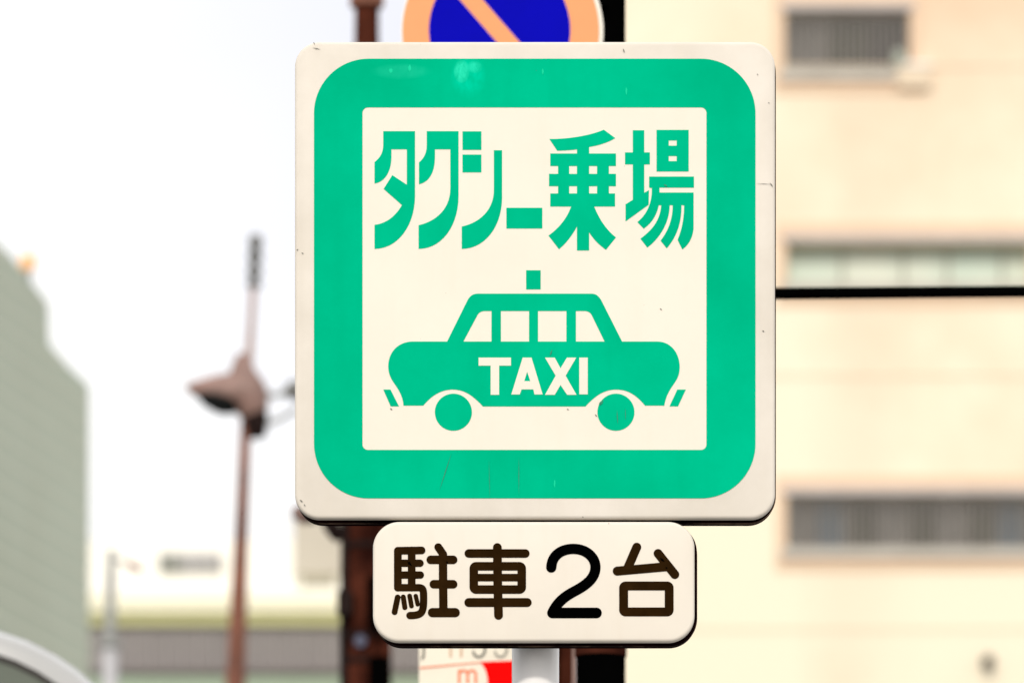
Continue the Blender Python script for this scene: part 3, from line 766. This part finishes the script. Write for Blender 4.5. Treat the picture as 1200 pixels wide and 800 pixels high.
def taxi_sign():
    t = thing('taxi_rank_sign', P(627, 606, YS), 'big square cream sign with green rounded frame, Japanese writing and green taxi picture', 'sign')
    face = rrect(345.5, 48.8, 908.3, 607.5, 29, 14)
    rim = rrect(347, 51, 909.5, 607.0, 31, 14)
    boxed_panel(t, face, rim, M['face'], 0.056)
    F1, T1 = YS-0.0006, 0.00038
    sheet('green_frame', [rrect(368, 69, 885.3, 583.5, 64, 20), rrect(424.7, 126, 828, 527, 6.5, 8)], M['green'], t, F1, T1)
    sheet('inner_field', [rrect(424.9, 126.2, 827.8, 526.8, 6.5, 8)], M['inner'], t, YS-0.0002, 0.00015)
    z1 = lambda items: DZ(path(items), 430, 140, 4.705)
    z2 = lambda items: DZ(path(items), 630, 140, 4.705)
    def ch(loops): return sheet('character', loops, M['green'], t, F1, T1)
    ch([z1([(90,65),(265,65),(265,420),((265,585),(170,713),(42,713)),(42,581),((110,573),(160,530),(193,472)),(92,383),(140,307),(220,360),(220,165),(135,165),(135,205),((135,285),(100,345),(42,353)),(42,235),((75,210),(90,180),(90,140))])])
    ch([z1([(330,65),(505,65),(505,420),((505,590),(410,713),(285,713)),(285,583),((385,560),(460,490),(460,380)),(460,165),(375,165),(375,205),((375,290),(345,345),(287,357)),(287,237),((318,212),(330,180),(330,140))])])
    ch([z1([(527,66),(631,66),(631,168),(527,168)])])
    ch([z1([(527,194),(631,194),(631,292),(527,292)])])
    ch([z1([(700,170),(745,170),(745,430),((745,590),(650,713),(523,713)),(523,590),((620,570),(700,500),(700,390))])])
    ch([z1([(769,487),(967,487),(967,601),(769,601)])])
    ch([z2([(65,108),((160,110),(290,90),(365,57)),(428,103),((385,130),(330,145),(284,152)),(284,188),(432,188),(432,257),(393,257),(393,300),(432,300),(432,368),(393,368),(393,408),(427,408),(427,480),(312,480),((340,550),(380,610),(432,650)),(377,718),((335,690),(305,655),(284,622)),(284,722),(217,722),(217,590),((190,640),(155,685),(118,715)),(60,640),((115,600),(160,550),(185,480)),(70,480),(70,408),(113,408),(113,368),(63,368),(63,300),(113,300),(113,257),(70,257),(70,188),(217,188),(217,165),((180,170),(150,172),(108,172))]),
        z2(rect(174,257,217,300)), z2(rect(284,257,328,300)), z2(rect(174,368,217,408)), z2(rect(284,368,328,408))])
    ch([z2([(525,60),(588,60),(588,182),(619,182),(619,248),(588,248),(588,404),(614,390),(612,470),(485,562),(485,468),(525,443),(525,248),(482,248),(482,182),(525,182)])])
    ch([z2(rect(656,58,833,287)), z2(rect(723,116,767,145)), z2(rect(723,202,767,230))])
    ch([z2([(615,315),(862,315),(862,376),(672,376),(672,403),(860,403),(860,600),((855,650),(835,690),(798,716)),(772,664),((790,620),(808,560),(808,473)),(793,473),((795,570),(765,650),(712,710)),(678,668),((715,620),(745,560),(745,473)),(728,473),((728,560),(680,650),(605,706)),(567,657),((630,610),(675,560),(682,473)),(668,473),((655,530),(630,570),(585,602)),(550,566),((605,520),(632,460),(630,378)),(615,376)])])
    # taxi pictogram
    body = path([(524,400),(484,400),((466,400),(455,413),(455,429)),((455,440),(460,446),(464,452)),((469,459),(472.5,467),(472.8,475)),(496,475),((506,463),(517,456.2),(530.5,456.2)),((544,456.2),(554,463),(566,476)),(686,476),((698,463),(708,456.2),(722.4,456.2)),((736,456.2),(746,463),(756,475)),(778.5,475),((780,465),(784,458),(788,452)),((792,446),(796.5,441),(796.5,430)),((796.5,413),(786,400),(770,400)),(729,400),(704.5,351.5),((701,346),(698,344),(693,344)),(560,344),((555,344),(551,346),(548,351.5))])
    w1 = path([(543,400),(576,400),(576,364.3),(568.6,364.3),((564,364.3),(561,366),(559.3,369.5))])
    w4 = path([(674.9,400),(674.9,364.3),(684.5,364.3),((689,364.3),(692,366),(693.6,369.5)),(708.5,400)])
    car = sheet('taxi_picture', [body, w1, rect(587,364.3,620,400), rect(630.5,364.3,663.8,400), w4], M['green'], t, F1, T1)
    sheet('picture_wheel', [circ(531.3, 482.7, 21.7)], M['green'], t, F1, T1)
    sheet('picture_wheel', [circ(721.8, 482.7, 21.7)], M['green'], t, F1, T1)
    sheet('picture_bumper', [DZ([(35,557),(67,557),(105,632),(68,632)], 440, 310, 3.81)], M['green'], t, F1, T1)
    sheet('picture_bumper', [DZ([(662,557),(700,557),(665,632),(627,632)], 620, 310, 3.81)], M['green'], t, F1, T1)
    sheet('picture_roof_light', [rect(616.6,316.6,633.6,339)], M['green'], t, F1, T1)
    z6 = lambda lp: DZ(lp, 540, 390, 7.06)
    for loops in ([[(147,204),(415,204),(415,270),(317,270),(317,511),(247,511),(247,270),(147,270)]],
                  [[(512,204),(585,204),(677,508),(610,508),(600,466),(503,466),(488,508),(418,508)], [(549,320),(575,398),(525,398)]],
                  [[(697,204),(777,204),(825,292),(878,204),(955,204),(867,353),(957,511),(880,511),(825,430),(777,511),(697,511),(785,353)]],
                  [rect(980,204,1050,507)]):
        sheet('letter', [z6(l) for l in loops], M['inner'], car, YS-0.0010, 0.00038)
    # age marks: faded blotch, scratches
    rnd = random.Random(3)
    def blotch(cx, cy, rx, ry, m, n=26, j=0.35, th=0.0002):
        lp = [(cx + rx*math.cos(a)*(1+rnd.uniform(-j, j*0.4)), cy + ry*math.sin(a)*(1+rnd.uniform(-j, j*0.4))) for a in [2*math.pi*k/n for k in range(n)]]
        sheet('faded_patch', [lp], m, t, YS-0.0008, th-0.00002)
    for a in ((458, 83, 2.2, 3), (480, 80, 1.6, 4), (636, 84, 1.2, 4), (734, 107, 1, 5), (650, 566, 1, 5)):
        blotch(*a, M['green_faded'])
    def scr(x0, y0, x1, y1, wd, m):
        L = math.hypot(x1-x0, y1-y0); nx, ny = -(y1-y0)/L*wd/2, (x1-x0)/L*wd/2
        mx_, my_ = (x0+x1)/2, (y0+y1)/2
        sheet('scratch', [[(x0, y0), (mx_+nx, my_+ny), (x1, y1), (mx_-nx, my_-ny)]], m, t, YS-0.0014, 0.0002)
    for a in ((647, 409, 644.5, 417, 1.6), (707, 468, 703, 475, 2.2), (529, 531, 515, 574, 0.8), (778, 216, 782, 219, 2.2), (608, 535, 608, 580, 0.7), (702, 474, 704, 470, 1.4),
              (723, 480, 724, 497, 1.0), (733, 478, 733, 492, 0.8), (573, 538, 574, 585, 0.5)):
        scr(*a, M['scratch'])
    dk = M['grey_ink']
    for a in ((457, 478, 460, 480, 1.6), (366, 56, 376, 58, 0.9), (367, 46.6+3, 369, 52, 1.2), (730, 57, 732, 62, 1.6), (773, 361, 776, 363, 1.2), (347, 293, 350, 292, 1.2), (353, 296, 356, 297, 1.1), (351, 585, 355, 588, 1.5), (356, 590, 358, 593, 1.3),
              (887, 87, 889, 87.6, 1.2), (902, 214, 906, 219, 1.4), (886, 215, 905, 215.6, 0.5), (893, 387, 896, 388.5, 1.4), (664, 478.5, 667, 480, 1.0), (697, 485, 700, 488, 1.2), (682, 605, 684, 606, 1.4), (900, 120, 902, 121, 1.1)):
        scr(*a, dk)
    for py in (190, 470):
        MB().box(P(470,0,YS).x, P(785,0,YS).x, YS+0.0155, YS+0.059, P(0,py+7,YS).z, P(0,py-7,YS).z).build('bracket', M['bracket'], t)
taxi_sign()

def parking_plate():
    t = thing('parking_plate', P(627, 750, YS), 'small cream plate reading parking for two cars under the green taxi sign', 'sign plate')
    face = rrect(437, 610.5, 814, 751.5, 31, 14)
    rim = rrect(439, 612.5, 817, 751.3, 32, 14)
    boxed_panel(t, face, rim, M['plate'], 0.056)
    F, T = YS-0.0006, 0.0005
    def put(strokes, boxes, ox, oy, m):
        lp = stroke_loops(strokes, boxes)
        sheet('character', [DZ(l, ox, oy, 5.0) for l in lp], m, t, F, T)
    # first character
    put([([(182,224),(320,222)],45), ([(181,224),(181,440)],45), ([(262,222),(262,440)],45), ([(181,297),(311,297)],43), ([(181,366),(313,366)],43),
         ([(182,440),(300,440)] + bez((300,440),(330,440),(332,452),(332,500)) + bez((332,500),(332,585),(325,603),(252,603)), 43),
         ([(180,497),(162,583)],34), ([(213,495),(222,556)],30), ([(250,489),(261,547)],28), ([(286,489),(297,537)],26),
         ([(418,203),(447,245)],46), ([(445,245),(448,580)],49), ([(374,277),(505,277)],50), ([(392,420),(505,420)],50), ([(384,586),(517,586)],54)], (), 430, 600, M['brown_ink'])
    put([([(597,240),(928,240)],50), ([(764,205),(766,400),(771,602)],51), ([(627,381),(906,381)],44), ([(597,527),(939,527)],52)],
        [(626,315,907,451,14,50)], 430, 600, M['brown_ink'])
    put([(bez((105,322),(108,250),(165,213),(235,213)) + bez((235,213),(310,213),(364,262),(364,320)) + bez((364,320),(364,390),(300,430),(240,462)) + bez((240,462),(175,495),(135,535),(112,586)), 60),
         ([(112,588),(370,588)], 62)], (), 625, 600, M['black_ink'])
    put([([(606,203),(553,326)],52), ([(492,343),(775,318)],53), ([(731,240),(829,363)],52)], [(529,430,796,582,12,52)], 625, 600, M['brown_ink'])
    for py in (660, 724):
        MB().box(P(500,0,YS).x, P(755,0,YS).x, YS+0.0155, YS+0.059, P(0,py+6,YS).z, P(0,py-6,YS).z).build('bracket', M['bracket'], t)
    def scr(x0, y0, x1, y1, wd, m):
        L = math.hypot(x1-x0, y1-y0); nx, ny = -(y1-y0)/L*wd/2, (x1-x0)/L*wd/2
        sheet('scratch', [[(x0, y0), ((x0+x1)/2+nx, (y0+y1)/2+ny), (x1, y1), ((x0+x1)/2-nx, (y0+y1)/2-ny)]], m, t, YS-0.0010, 0.0002)
    for a in ((477, 657, 483, 663, 2.4), (478, 661, 481, 657, 1.6), (773, 653, 779, 658, 2.6), (780, 664, 782, 666, 2.4), (713, 607.5+5, 714, 613.5, 1.0), (523, 657, 525, 660, 2.2)):
        scr(*a, M['black_ink'])
    scr(684, 677, 687, 675.5, 1.2, M['plate'])
parking_plate()
